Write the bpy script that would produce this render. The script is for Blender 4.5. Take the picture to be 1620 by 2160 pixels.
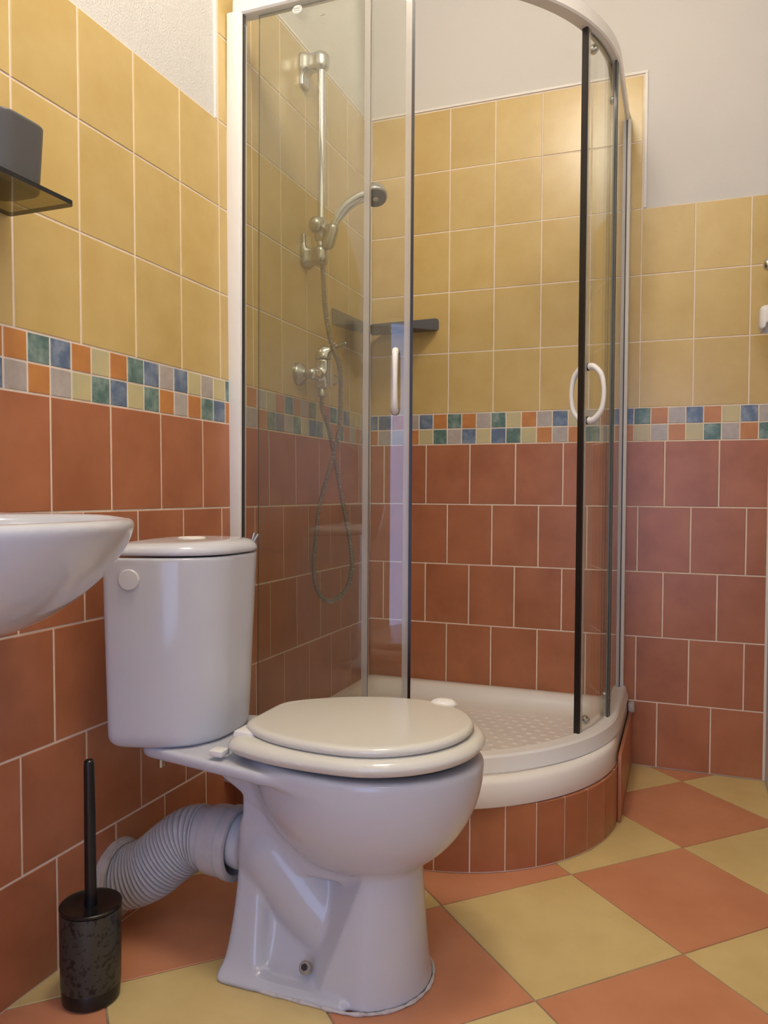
import bpy, bmesh, math, random
import numpy as np
from mathutils import Vector, Matrix

for o in list(bpy.data.objects):
    bpy.data.objects.remove(o, do_unlink=True)
S = bpy.context.scene
COL = S.collection
random.seed(7)

# ------------------------------------------------------------------ camera
YAW, PITCH, ROLL = -0.36517, -0.02504, 0.00641
CAM = Vector((1.01529, -2.51829, 0.83803))
FPX = 1645.74
fw = Vector((math.sin(YAW)*math.cos(PITCH), math.cos(YAW)*math.cos(PITCH), math.sin(PITCH)))
rt = Vector((math.cos(YAW), -math.sin(YAW), 0)); up = rt.cross(fw)
rt2 = rt*math.cos(ROLL) + up*math.sin(ROLL); up2 = up*math.cos(ROLL) - rt*math.sin(ROLL)
cam = bpy.data.cameras.new('camera'); camo = bpy.data.objects.new('camera', cam); COL.objects.link(camo)
camo.matrix_world = Matrix(((rt2.x, up2.x, -fw.x, CAM.x), (rt2.y, up2.y, -fw.y, CAM.y), (rt2.z, up2.z, -fw.z, CAM.z), (0, 0, 0, 1)))
cam.sensor_fit = 'VERTICAL'; cam.sensor_height = 36; cam.lens = FPX/2160*36; cam.clip_start = 0.02
S.camera = camo

# ------------------------------------------------------------------ world, lights, exposure
W = bpy.data.worlds.new('world'); S.world = W; W.use_nodes = True
W.node_tree.nodes['Background'].inputs[0].default_value = (0.62, 0.75, 1.0, 1)
W.node_tree.nodes['Background'].inputs[1].default_value = 0.6
S.view_settings.view_transform = 'Standard'; S.view_settings.look = 'None'
S.view_settings.exposure = 0.44; S.view_settings.gamma = 1.0; S.view_settings.use_curve_mapping = False

def light(name, kind, loc, energy, color, **k):
    l = bpy.data.lights.new(name, kind); l.energy = energy; l.color = color
    for a, v in k.items():
        if a != 'rot': setattr(l, a, v)
    o = bpy.data.objects.new(name, l); o.location = loc
    if 'rot' in k: o.rotation_euler = k['rot']
    COL.objects.link(o); return o
# the warm ceiling lamp above the toilet, the daylight coming through the glazed door behind the camera
light('ceiling_lamp', 'POINT', (0.60, -1.66, 2.63), 29, (1.0, 0.90, 0.755), shadow_soft_size=0.16)
light('added_fill_light', 'POINT', (1.08, -2.70, 2.50), 6, (1.0, 0.90, 0.76), shadow_soft_size=0.22)  # added soft fill, no known fixture; evens the light and lifts the floor
light('window_daylight', 'AREA', (0.87, -3.19, 0.90), 10.5, (0.37, 0.49, 1.0), shape='RECTANGLE', size=0.72, size_y=1.64, rot=(math.radians(90), 0, 0))

# ------------------------------------------------------------------ materials
def mat(name, base=(.8, .8, .8), rough=.5, metal=0., var=None, scale=6., detail=3., rnd=False, bump=0., bscale=200., spec=.5, coat=0., extra=None, lo=.35, hi=.7, alpha=1., rand_v=0.):
    m = bpy.data.materials.new(name); m.use_nodes = True
    n, l = m.node_tree.nodes, m.node_tree.links
    b = n['Principled BSDF']
    b.inputs['Base Color'].default_value = (*base, 1); b.inputs['Roughness'].default_value = rough
    b.inputs['Metallic'].default_value = metal; b.inputs['Specular IOR Level'].default_value = spec
    b.inputs['Coat Weight'].default_value = coat; b.inputs['Coat Roughness'].default_value = .05
    b.inputs['Alpha'].default_value = alpha
    tc = n.new('ShaderNodeTexCoord'); vec = tc.outputs['Object']
    oi = None
    if rnd:
        oi = n.new('ShaderNodeObjectInfo'); mu = n.new('ShaderNodeMath'); mu.operation = 'MULTIPLY'; mu.inputs[1].default_value = 37.
        l.new(oi.outputs['Random'], mu.inputs[0])
        ad = n.new('ShaderNodeVectorMath'); ad.operation = 'ADD'; l.new(vec, ad.inputs[0]); l.new(mu.outputs[0], ad.inputs[1]); vec = ad.outputs[0]
    if var is not None:
        nz = n.new('ShaderNodeTexNoise'); nz.inputs['Scale'].default_value = scale; nz.inputs['Detail'].default_value = detail
        nz.inputs['Roughness'].default_value = .6
        l.new(vec, nz.inputs['Vector'])
        mr = n.new('ShaderNodeMapRange'); mr.inputs[1].default_value = lo; mr.inputs[2].default_value = hi; l.new(nz.outputs['Fac'], mr.inputs[0])
        mx = n.new('ShaderNodeMix'); mx.data_type = 'RGBA'; mx.inputs['A'].default_value = (*base, 1); mx.inputs['B'].default_value = (*var, 1)
        l.new(mr.outputs[0], mx.inputs['Factor']); out = mx.outputs['Result']
        if rand_v and oi:
            hs = n.new('ShaderNodeHueSaturation'); m2 = n.new('ShaderNodeMapRange'); m2.inputs[3].default_value = 1-rand_v; m2.inputs[4].default_value = 1+rand_v
            l.new(oi.outputs['Random'], m2.inputs[0]); l.new(m2.outputs[0], hs.inputs['Value']); l.new(out, hs.inputs['Color']); out = hs.outputs[0]
        l.new(out, b.inputs['Base Color'])
    if bump:
        n2 = n.new('ShaderNodeTexNoise'); n2.inputs['Scale'].default_value = bscale; n2.inputs['Detail'].default_value = 3; l.new(vec, n2.inputs['Vector'])
        bp = n.new('ShaderNodeBump'); bp.inputs['Strength'].default_value = bump; bp.inputs['Distance'].default_value = .002
        l.new(n2.outputs['Fac'], bp.inputs['Height']); l.new(bp.outputs[0], b.inputs['Normal'])
    return m

def glass_mat(name, tint, haze, haze_col=(.6, .55, .45), ior=1.5, refl_boost=1.):
    m = bpy.data.materials.new(name); m.use_nodes = True
    n, l = m.node_tree.nodes, m.node_tree.links; n.remove(n['Principled BSDF']); o = n['Material Output']
    tr = n.new('ShaderNodeBsdfTransparent'); tr.inputs[0].default_value = (*tint, 1)
    gl = n.new('ShaderNodeBsdfGlossy'); gl.inputs['Roughness'].default_value = .015; gl.inputs[0].default_value = (1, 1, 1, 1)
    lw = n.new('ShaderNodeLayerWeight'); lw.inputs[0].default_value = .5
    pw = n.new('ShaderNodeMath'); pw.operation = 'POWER'; pw.inputs[1].default_value = 5.; l.new(lw.outputs['Facing'], pw.inputs[0])
    fr = n.new('ShaderNodeMapRange'); fr.inputs[3].default_value = ((ior-1)/(ior+1))**2; fr.inputs[4].default_value = 1.; l.new(pw.outputs[0], fr.inputs[0])
    mm = n.new('ShaderNodeMath'); mm.operation = 'MULTIPLY'; mm.inputs[1].default_value = refl_boost; mm.use_clamp = True; l.new(fr.outputs[0], mm.inputs[0])
    df = n.new('ShaderNodeBsdfDiffuse'); df.inputs[0].default_value = (*haze_col, 1)
    m1 = n.new('ShaderNodeMixShader'); m1.inputs[0].default_value = haze; l.new(tr.outputs[0], m1.inputs[1]); l.new(df.outputs[0], m1.inputs[2])
    m2 = n.new('ShaderNodeMixShader'); l.new(mm.outputs[0], m2.inputs[0]); l.new(m1.outputs[0], m2.inputs[1]); l.new(gl.outputs[0], m2.inputs[2])
    l.new(m2.outputs[0], o.inputs[0]); return m

M = {}
M['yellow'] = mat('yellow_glaze', (.63, .46, .18), .27, var=(.575, .40, .14), scale=9, rnd=True, bump=.05, bscale=60, rand_v=.04)
M['terra'] = mat('terracotta_glaze', (.46, .175, .082), .32, var=(.375, .132, .058), scale=9, rnd=True, bump=.06, bscale=60, rand_v=.05)
M['floor_y'] = mat('floor_ochre', (.70, .54, .235), .42, var=(.62, .46, .19), scale=7, rnd=True, bump=.12, bscale=90)
M['floor_r'] = mat('floor_terracotta', (.62, .27, .14), .42, var=(.55, .225, .11), scale=7, rnd=True, bump=.12, bscale=90)
M['o'] = mat('mosaic_orange', (.58, .25, .075), .3, var=(.50, .20, .06), scale=25, rnd=True)
M['g'] = mat('mosaic_green', (.095, .175, .155), .3, var=(.27, .36, .31), scale=34, rnd=True, detail=6, lo=.42, hi=.66)
M['b'] = mat('mosaic_blue', (.11, .16, .25), .3, var=(.27, .33, .41), scale=34, rnd=True, detail=6, lo=.42, hi=.68)
M['k'] = mat('mosaic_grey', (.41, .36, .32), .3, var=(.52, .47, .42), scale=34, rnd=True, detail=6)
M['y'] = mat('mosaic_cream', (.60, .51, .26), .3, var=(.53, .48, .28), scale=25, rnd=True)
M['grout'] = mat('grout', (.86, .74, .60), .85, var=(.80, .67, .53), scale=30, bump=.2)
M['floor_grout'] = mat('floor_grout', (.30, .22, .13), .9, var=(.42, .33, .22), scale=25)
M['plaster'] = mat('plaster', (.68, .66, .62), .9, var=(.66, .64, .60), scale=3, bump=.9, bscale=260)
M['plaster_s'] = mat('smooth_plaster', (.67, .64, .595), .85, var=(.65, .62, .575), scale=2, bump=.15, bscale=120)
M['ceiling'] = mat('ceiling_paint', (.85, .83, .79), .9, var=(.82, .80, .76), scale=2)
M['bead'] = mat('white_bead', (.82, .79, .73), .5)
M['ceramic'] = mat('white_ceramic', (.565, .57, .605), .11, spec=.5)
M['seat'] = mat('cream_plastic', (.68, .655, .575), .16, var=(.66, .635, .555), scale=4)
M['plastic'] = mat('white_plastic', (.80, .77, .73), .3)
M['cap'] = mat('cap_plastic', (.62, .615, .62), .3)
M['tray'] = mat('white_acrylic', (.86, .82, .77), .22)
M['alu'] = mat('white_lacquered_aluminium', (.80, .78, .75), .32)
M['seal'] = mat('clear_plastic_seal', (.58, .53, .47), .25, alpha=.42)
M['black'] = mat('black_rubber', (.012, .008, .007), .35)
M['chrome'] = mat('brushed_chrome', (.60, .61, .60), .17, 1.)
M['chrome2'] = mat('polished_chrome', (.66, .67, .67), .09, 1.)
M['chromed'] = mat('satin_chrome', (.46, .46, .44), .27, 1.)
M['nozzle'] = mat('grey_nozzle_plate', (.06, .06, .06), .35)
M['dkmetal'] = mat('grey_coated_metal', (.13, .13, .14), .42, .3)
M['glass'] = glass_mat('clear_glass', (.945, .955, .93), .03, refl_boost=1.0)
M['glass_edge'] = mat('glass_edge', (.05, .07, .06), .1)
M['smoke'] = glass_mat('smoked_glass', (.56, .53, .42), .0, ior=1.35)
M['smoke_edge'] = mat('smoked_glass_edge', (.012, .012, .014), .15)
M['cup'] = mat('grey_tumbler', (.085, .083, .08), .42)
M['pipe'] = mat('waste_pipe_plastic', (.56, .55, .56), .35, var=(.49, .48, .49), scale=20)
M['hose'] = mat('ribbed_steel', (.33, .32, .29), .27, 1.)
M['mortar'] = mat('mortar', (.40, .35, .33), .9, var=(.60, .55, .52), scale=40, bump=.8, bscale=90)
M['blk'] = mat('black_plastic', (.006, .006, .006), .3)
M['stone'] = mat('speckled_holder', (.040, .039, .031), .34, var=(.007, .006, .006), scale=110, detail=10, lo=.53, hi=.58)
M['caulk'] = mat('white_caulk', (.62, .57, .54), .5, var=(.34, .28, .25), scale=80, lo=.5, hi=.75, bump=.3)
M['ink'] = mat('dark_ink', (.03, .03, .03), .5)
M['mark'] = mat('etched_mark', (.22, .2, .16), .6)

# ------------------------------------------------------------------ helpers
ORG = {}
def link(o, parent=None):
    COL.objects.link(o)
    if parent is not None: o.parent = parent
    return o
def thing(name, label, cat, loc=(0, 0, 0), group=None):
    o = bpy.data.objects.new(name, None); o.location = loc; o.empty_display_size = .05; COL.objects.link(o)
    o['label'] = label; o['category'] = cat
    if group: o['group'] = group
    ORG[o.name] = Vector(loc); return o
def tag(o, label, cat):
    o['label'] = label; o['category'] = cat; return o
def mesh(name, V, F, mats, parent=None, smooth=False, midx=None, angle=None, label=None):
    """one mesh object from world-space vertices"""
    off = ORG.get(parent.name, Vector()) if parent is not None else Vector()
    me = bpy.data.meshes.new(name)
    V = np.asarray(V, float).reshape(-1, 3) - np.array(off)
    me.from_pydata([tuple(v) for v in V], [], [tuple(f) for f in F])
    if not isinstance(mats, (list, tuple)): mats = [mats]
    for m in mats: me.materials.append(m)
    if midx is not None: me.polygons.foreach_set('material_index', midx)
    if smooth:
        me.polygons.foreach_set('use_smooth', [True]*len(me.polygons))
        if angle: me.set_sharp_from_angle(angle=math.radians(angle))
    me.update()
    o = bpy.data.objects.new(name, me); link(o, parent); ORG[o.name] = off
    if label: o['label'] = label
    return o
def from_bm(name, bm, mats, parent=None, smooth=True, angle=35, label=None):
    bmesh.ops.recalc_face_normals(bm, faces=bm.faces)
    bm.verts.ensure_lookup_table(); bm.verts.index_update()
    V = [v.co[:] for v in bm.verts]; F = [[v.index for v in f.verts] for f in bm.faces]; mi = [f.material_index for f in bm.faces]
    bm.free()
    return mesh(name, V, F, mats, parent, smooth, mi, angle, label)
def bm_box(bm, x0, x1, y0, y1, z0, z1, bev=0., seg=2, mi=0):
    r = bmesh.ops.create_cube(bm, size=1.)
    for v in r['verts']:
        v.co = Vector((x0+(v.co.x+.5)*(x1-x0), y0+(v.co.y+.5)*(y1-y0), z0+(v.co.z+.5)*(z1-z0)))
    fs = set(f for v in r['verts'] for f in v.link_faces)
    for f in fs: f.material_index = mi
    if bev:
        es = list(set(e for v in r['verts'] for e in v.link_edges))
        bmesh.ops.bevel(bm, geom=es, offset=bev, segments=seg, profile=.5, affect='EDGES', clamp_overlap=True, material=-1)
def box(name, b, m, parent=None, bev=.002, label=None):
    bm = bmesh.new(); bm_box(bm, *b, bev=bev); return from_bm(name, bm, m, parent, True, 35, label)
def catmull(P, n):
    P = [Vector(p) for p in P]; P = [P[0]*2-P[1]] + P + [P[-1]*2-P[-2]]; out = []
    for i in range(1, len(P)-2):
        a, b, c, d = P[i-1:i+3]
        for k in range(n):
            t = k/n
            out.append(.5*((2*b)+(c-a)*t+(2*a-5*b+4*c-d)*t*t+(3*b-a-3*c+d)*t**3))
    out.append(P[-2]); return out
def resample(P, n):
    P = [Vector(p) for p in P]; d = [0]
    for a, b in zip(P, P[1:]): d.append(d[-1]+(b-a).length)
    out = []; j = 0
    for i in range(n):
        t = d[-1]*i/(n-1)
        while j < len(P)-2 and d[j+1] < t: j += 1
        s = (t-d[j])/max(d[j+1]-d[j], 1e-9); out.append(P[j].lerp(P[j+1], min(max(s, 0), 1)))
    return out
def tube_vf(P, rad, seg=16, caps=True, base=0, sx=1., sy=1.):
    P = [Vector(p) for p in P]; n = len(P)
    rad = [rad]*n if not hasattr(rad, '__len__') else rad
    V, F = [], []; T = [(P[min(i+1, n-1)]-P[max(i-1, 0)]).normalized() for i in range(n)]
    a = Vector((0, 0, 1)) if abs(T[0].z) < .9 else Vector((1, 0, 0))
    u = (a-T[0]*a.dot(T[0])).normalized()
    for i in range(n):
        u = (u-T[i]*u.dot(T[i])).normalized(); w = T[i].cross(u)
        for k in range(seg):
            t = 2*math.pi*k/seg; V.append(P[i]+(u*math.cos(t)*sx+w*math.sin(t)*sy)*rad[i])
    for i in range(n-1):
        for k in range(seg):
            k2 = (k+1) % seg; F.append([base+i*seg+k, base+i*seg+k2, base+(i+1)*seg+k2, base+(i+1)*seg+k])
    if caps: F.append([base+k for k in range(seg)][::-1]); F.append([base+(n-1)*seg+k for k in range(seg)])
    return V, F
def tube(name, P, rad, m, parent=None, seg=16, label=None, sx=1., sy=1., angle=50):
    V, F = tube_vf(P, rad, seg, sx=sx, sy=sy); return mesh(name, V, F, m, parent, True, angle=angle, label=label)
def lathe_vf(prof, org, axis, seg=32, base=0):
    """prof: (distance along axis, radius)"""
    A = Vector(axis).normalized(); a = Vector((0, 0, 1)) if abs(A.z) < .9 else Vector((1, 0, 0))
    u = (a-A*a.dot(A)).normalized(); w = A.cross(u); O = Vector(org); V, F = [], []
    for t, r in prof:
        for k in range(seg):
            q = 2*math.pi*k/seg; V.append(O+A*t+(u*math.cos(q)+w*math.sin(q))*max(r, 1e-5))
    n = len(prof)
    for i in range(n-1):
        for k in range(seg):
            k2 = (k+1) % seg; F.append([base+i*seg+k, base+i*seg+k2, base+(i+1)*seg+k2, base+(i+1)*seg+k])
    F.append([base+k for k in range(seg)][::-1]); F.append([base+(n-1)*seg+k for k in range(seg)])
    return V, F
def lathe(name, prof, org, axis, m, parent=None, seg=32, label=None, angle=40):
    V, F = lathe_vf(prof, org, axis, seg); return mesh(name, V, F, m, parent, True, angle=angle, label=label)
def multi(name, items, mats, parent=None, label=None, angle=40):
    """items: list of (V, F(0-based), material index)"""
    V, F, mi = [], [], []
    for v, f, k in items:
        b = len(V); V += [tuple(x) for x in v]; F += [[b+i for i in q] for q in f]; mi += [k]*len(f)
    return mesh(name, V, F, mats, parent, True, mi, angle, label)

# signed distance fields -> surface (naive surface nets, vertices pulled onto the zero set)
def sdf_mesh(name, f, lo, hi, h, m, parent=None, label=None, newton=2):
    lo = np.array(lo, float); n = np.ceil((np.array(hi)-lo)/h).astype(int)+1
    g = [lo[i]+h*np.arange(n[i]) for i in range(3)]
    X, Y, Z = np.meshgrid(*g, indexing='ij'); D = f(X, Y, Z); s = D < 0
    c = np.zeros(tuple(n-1), int); acc = np.zeros(tuple(n-1)+(3,)); cnt = np.zeros(tuple(n-1))
    sl = lambda a, N: slice(a, N-1+a)
    for dx in (0, 1):
        for dy in (0, 1):
            for dz in (0, 1): c += s[sl(dx, n[0]), sl(dy, n[1]), sl(dz, n[2])]
    act = (c > 0) & (c < 8)
    for ax in range(3):
        o1, o2 = [a for a in range(3) if a != ax]
        for a in (0, 1):
            for b in (0, 1):
                p = [0, 0, 0]; p[o1] = a; p[o2] = b; q = list(p); q[ax] = 1
                d0 = D[tuple(sl(p[i], n[i]) for i in range(3))]; d1 = D[tuple(sl(q[i], n[i]) for i in range(3))]
                cr = (d0 < 0) != (d1 < 0); t = np.where(cr, d0/np.where(cr, d0-d1, 1), 0)
                for i in range(3):
                    acc[..., i] += np.where(cr, (p[i] if i != ax else t), 0)
                cnt += cr
    idx = np.full(tuple(n-1), -1); I = np.argwhere(act); idx[act] = np.arange(len(I))
    V = lo+h*(I+acc[act]/cnt[act][:, None])
    F = []
    for ax in range(3):
        o1, o2 = [(1, 2), (2, 0), (0, 1)][ax]
        p = [slice(None)]*3; p[ax] = slice(0, -1); q = [slice(None)]*3; q[ax] = slice(1, None)
        a, b = s[tuple(p)], s[tuple(q)]; E = np.argwhere(a != b)
        ok = (E[:, o1] > 0) & (E[:, o2] > 0) & (E[:, o1] < n[o1]-1) & (E[:, o2] < n[o2]-1); E = E[ok]
        def at(d1, d2):
            e = E.copy(); e[:, o1] -= d1; e[:, o2] -= d2; return idx[e[:, 0], e[:, 1], e[:, 2]]
        Q = np.stack([at(1, 1), at(0, 1), at(0, 0), at(1, 0)], 1)
        ins = a[E[:, 0], E[:, 1], E[:, 2]]; Q[~ins] = Q[~ins][:, ::-1]; F.append(Q)
    F = np.concatenate(F)
    e = h*.1
    for _ in range(newton):
        d = f(*V.T); G = np.stack([f(V[:, 0]+e, V[:, 1], V[:, 2])-d, f(V[:, 0], V[:, 1]+e, V[:, 2])-d, f(V[:, 0], V[:, 1], V[:, 2]+e)-d], 1)/e
        V = V-np.clip(d/np.maximum((G**2).sum(1), .2), -h*.6, h*.6)[:, None]*G
    return mesh(name, V, F.tolist(), m, parent, True, label=label)
def smin(a, b, k):
    q = np.maximum(k-np.abs(a-b), 0)/k; return np.minimum(a, b)-q*q*k*.25
def smax(a, b, k): return -smin(-a, -b, k)
def s_ell(X, Y, Z, c, r):
    a = np.sqrt(((X-c[0])/r[0])**2+((Y-c[1])/r[1])**2+((Z-c[2])/r[2])**2)
    b = np.sqrt(((X-c[0])/r[0]**2)**2+((Y-c[1])/r[1]**2)**2+((Z-c[2])/r[2]**2)**2)
    return a*(a-1)/np.maximum(b, 1e-6)
def s_box(X, Y, Z, c, r, rd=0.):
    q = [np.abs(A-c[i])-(r[i]-rd) for i, A in enumerate((X, Y, Z))]
    return np.sqrt(sum(np.maximum(a, 0)**2 for a in q))+np.minimum(np.maximum(np.maximum(q[0], q[1]), q[2]), 0)-rd
def s_cap(X, Y, Z, a, b, ra, rb=None):
    rb = ra if rb is None else rb; a, b = np.array(a, float), np.array(b, float); d = b-a
    t = np.clip(((X-a[0])*d[0]+(Y-a[1])*d[1]+(Z-a[2])*d[2])/(d@d), 0, 1)
    return np.sqrt((X-a[0]-t*d[0])**2+(Y-a[1]-t*d[1])**2+(Z-a[2]-t*d[2])**2)-(ra+(rb-ra)*t)
def egg2(X, Y, xc, yc, front, rear, hw):
    """2D egg, long axis along x; approximate distance"""
    a = np.where(X > xc, front, rear); k = np.sqrt(((X-xc)/a)**2+((Y-yc)/hw)**2); g = np.sqrt(((X-xc)/a**2)**2+((Y-yc)/hw**2)**2)
    return k*(k-1)/np.maximum(g, 1e-6)

# ------------------------------------------------------------------ room shell
KL = -0.0126                      # the left wall leans a little, as old walls do
JL, JB, PT = .9337, .8877, .152   # tile joints: left wall (distance from the corner), back wall, pitch
ZR = [0, .2, .4, .6, .8, 1.0]; ZM = [1.0, 1.0512, 1.1024]; ZY = [1.1024+.2015*k for k in range(6)]
ROOM_Y, ROOM_X, CEIL = -3.10, 1.254, 2.75

tile_cache = {}
def tile(wall, a0, a1, z0, z1, m, name, g=.0020, depth=.0014, bev=.0009):
    """a tile on a wall: a runs along the wall, z up; front face on the wall plane"""
    w, h = a1-a0-2*g, z1-z0-2*g
    if w < .003 or h < .003: return
    key = (wall['axis'], round(w, 4), round(h, 4), m.name)
    me = tile_cache.get(key)
    if me is None:
        b = bev
        rings = [(w/2, h/2, -depth-.004), (w/2, h/2, -b), (w/2-b, h/2-b, 0)]; V = []
        for x, z, d in rings:
            for sx, sz in ((-1, -1), (1, -1), (1, 1), (-1, 1)):
                V.append((d, sx*x, sz*z) if wall['axis'] == 'x' else (sx*x, -d, sz*z))
        F = []
        for r in range(2):
            for k in range(4): F.append((r*4+k, r*4+(k+1) % 4, (r+1)*4+(k+1) % 4, (r+1)*4+k))
        F.append((8, 9, 10, 11))
        me = bpy.data.meshes.new(name); me.from_pydata(V, [], F); me.materials.append(m)
        me.update(); tile_cache[key] = me
    o = bpy.data.objects.new(name, me)
    j = random.uniform(-.0003, .0003); c = (a0+a1)/2
    o.location = (j, c, (z0+z1)/2-wall['z']) if wall['axis'] == 'x' else (c, -j, (z0+z1)/2-wall['z'])
    link(o, wall['ob'])
def spans(off, pitch, lo, hi):
    k0 = math.floor((lo-off)/pitch); E = [lo]
    for k in range(k0, k0+200):
        e = off+k*pitch
        if e <= lo+1e-4: continue
        if e >= hi-1e-4: break
        E.append(e)
    E.append(hi); return list(zip(E, E[1:]))

# left wall (built in its own frame, then leaned)
bm = bmesh.new(); bm_box(bm, -.12, -.0035, ROOM_Y-.1, .1, -.82, CEIL-.8+.02)
bm.verts.index_update(); me = bpy.data.meshes.new('wall_left'); bm.to_mesh(me); bm.free(); me.materials.append(M['plaster'])
wl = bpy.data.objects.new('wall_left', me); wl.location = (0, 0, .8); wl.rotation_euler = (0, KL, 0); wl['kind'] = 'structure'; link(wl)
WLd = {'axis': 'x', 'ob': wl, 'z': .8}
def lbox(name, y0, y1, z0, z1, x0, x1, m, bev=0.):
    bm = bmesh.new(); bm_box(bm, x0, x1, y0, y1, z0-.8, z1-.8, bev=bev); o = from_bm(name, bm, m, wl); return o
YEND = -2.30
lbox('grout', YEND, 0, 0, ZY[3], -.05, -.0013, M['grout'])
lbox('grout', -JL-.004, 0, ZY[3], ZY[5]+.004, -.05, -.0013, M['grout'])
lbox('edge_bead', -JL-.0125, -JL-.004, ZY[3], ZY[5]+.012, -.05, .0008, M['bead'], .0008)
lbox('edge_bead', -JL-.0125, 0, ZY[5]+.004, ZY[5]+.0115, -.05, .0008, M['bead'], .0008)
for r in range(5):                                                 # red rows, every other one shifted by half a tile
    off = -JL-PT/2 if r % 2 == 0 else -JL
    for a, b in spans(off, PT, YEND, 0): tile(WLd, a, b, ZR[r], ZR[r+1], M['terra'], 'red_tile')
for r in range(5):
    lo = YEND if r < 3 else -JL
    for a, b in spans(-JL, PT, lo, 0): tile(WLd, a, b, ZY[r], ZY[r+1], M['yellow'], 'yellow_tile')
# colours in the photograph's order, starting at the joint 1.565 m from the corner
top = 'ogboyogbkbykyg' + 'yo' + 'kyogokgyogkbyyyk'
bot = 'kokygbygokogbo' + 'bk' + 'ogbkgybbyogokogb'
def left_spans():
    E = [-1.565+.05*k for k in range(14)]                           # down to .915
    E += [-.866+.0495*k for k in range(0, 18)]
    return [e for e in E if e < -.012]+[0]
E = left_spans(); pre = [-1.565-.05*k for k in range(15, 0, -1)]
EE = list(zip(pre, pre[1:]+[E[0]]))+list(zip(E, E[1:])); seqs = [('ybkogoykbgoykbo'+top), ('gkbyokgbyogkbyb'+bot)]
for row in range(2):
    q = seqs[1-row]
    for i, (a, b) in enumerate(EE): tile(WLd, a, b, ZM[row], ZM[row+1], M[q[i % len(q)]], 'mosaic_tile', g=.0018)

# back wall
bm = bmesh.new(); bm_box(bm, -.1, ROOM_X+.1, .0035, .12, -.02, CEIL)
wb = from_bm('wall_back', bm, M['plaster_s'], None, False); wb['kind'] = 'structure'
WBd = {'axis': 'y', 'ob': wb, 'z': 0.}
def bbox(name, x0, x1, z0, z1, y0, y1, m, bev=0.):
    bm = bmesh.new(); bm_box(bm, x0, x1, y0, y1, z0, z1, bev=bev); return from_bm(name, bm, m, wb)
bbox('grout', 0, ROOM_X, 0, ZY[3], .0013, .05, M['grout'])
bbox('grout', 0, JB+.004, ZY[3], ZY[5]+.004, .0013, .05, M['grout'])
bbox('edge_bead', 0, JB+.012, ZY[5]+.003, ZY[5]+.011, -.003, .05, M['bead'], .001)
bbox('edge_bead', JB+.004, JB+.012, ZY[3]+.002, ZY[5]+.003, -.003, .05, M['bead'], .001)
for r in range(5):
    off = [JB+.42*PT, JB, JB+.5*PT, JB, JB+.5*PT][r]
    for a, b in spans(off, PT, 0, ROOM_X-.006): tile(WBd, a, b, ZR[r], ZR[r+1], M['terra'], 'red_tile')
for r in range(5):
    hi = ROOM_X-.004 if r < 3 else JB+.002
    for a, b in spans(JB, PT, 0, hi): tile(WBd, a, b, ZY[r], ZY[r+1], M['yellow'], 'yellow_tile')
btop = ['b', 'b', 'o', 'k', 'b', 'o', 'g', 'o', 'k', 'g', 'y', 'o', 'k', 'b', 'y', 'k', 'o', 'b', 'g', 'o', 'k', 'b', 'o', 'y', 'b', 'k']
bbot = ['o', 'k', 'k', 'o', 'y', 'g', 'k', 'b', 'y', 'b', 'g', 'y', 'o', 'k', 'o', 'g', 'k', 'o', 'y', 'k', 'o', 'y', 'g', 'k', 'o', 'g']
EB = [0]+[.029+.0496*k for k in range(25)]+[ROOM_X-.003]
for row, q in ((1, btop), (0, bbot)):
    for i in range(len(EB)-1): tile(WBd, EB[i], EB[i+1], ZM[row], ZM[row+1], M[q[i % len(q)]], 'mosaic_tile', g=.0018)
bbox('silicone_joint', ROOM_X-.0065, ROOM_X-.0005, 0, 1.05, -.002, .004, M['bead'], .001)

# right wall, front wall with the glazed opening, ceiling
def struct_box(name, b, m):
    bm = bmesh.new(); bm_box(bm, *b); o = from_bm(name, bm, m, None, False); o['kind'] = 'structure'; return o
struct_box('wall_right', (ROOM_X, ROOM_X+.12, ROOM_Y-.1, .12, -.02, CEIL), M['plaster_s'])
bm = bmesh.new()
WX0, WX1, WZ0, WZ1 = .50, 1.235, .06, 1.74
bm_box(bm, -.12, WX0, ROOM_Y-.1, ROOM_Y, -.02, CEIL); bm_box(bm, WX0, ROOM_X+.1, ROOM_Y-.1, ROOM_Y, WZ1, CEIL)
bm_box(bm, WX0, WX1, ROOM_Y-.1, ROOM_Y, -.02, WZ0); bm_box(bm, WX1, ROOM_X+.1, ROOM_Y-.1, ROOM_Y, -.02, WZ1)
o = from_bm('wall_front', bm, M['plaster_s'], None, False); o['kind'] = 'structure'
struct_box('ceiling', (-.15, ROOM_X+.12, ROOM_Y-.1, .12, CEIL, CEIL+.1), M['ceiling'])
bm = bmesh.new()
for x0, x1, z0, z1 in ((WX0, WX0+.03, WZ0, WZ1), (WX1-.03, WX1, WZ0, WZ1), (WX0, WX1, WZ0, WZ0+.03), (WX0, WX1, WZ1-.03, WZ1)):
    bm_box(bm, x0, x1, ROOM_Y-.06, ROOM_Y-.01, z0, z1, bev=.003)
o = from_bm('window_1', bm, M['alu']); o['kind'] = 'structure'
box('window_pane', (WX0+.02, WX1-.02, ROOM_Y-.04, ROOM_Y-.034, WZ0+.02, WZ1-.02), M['glass'], o, bev=0)

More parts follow.
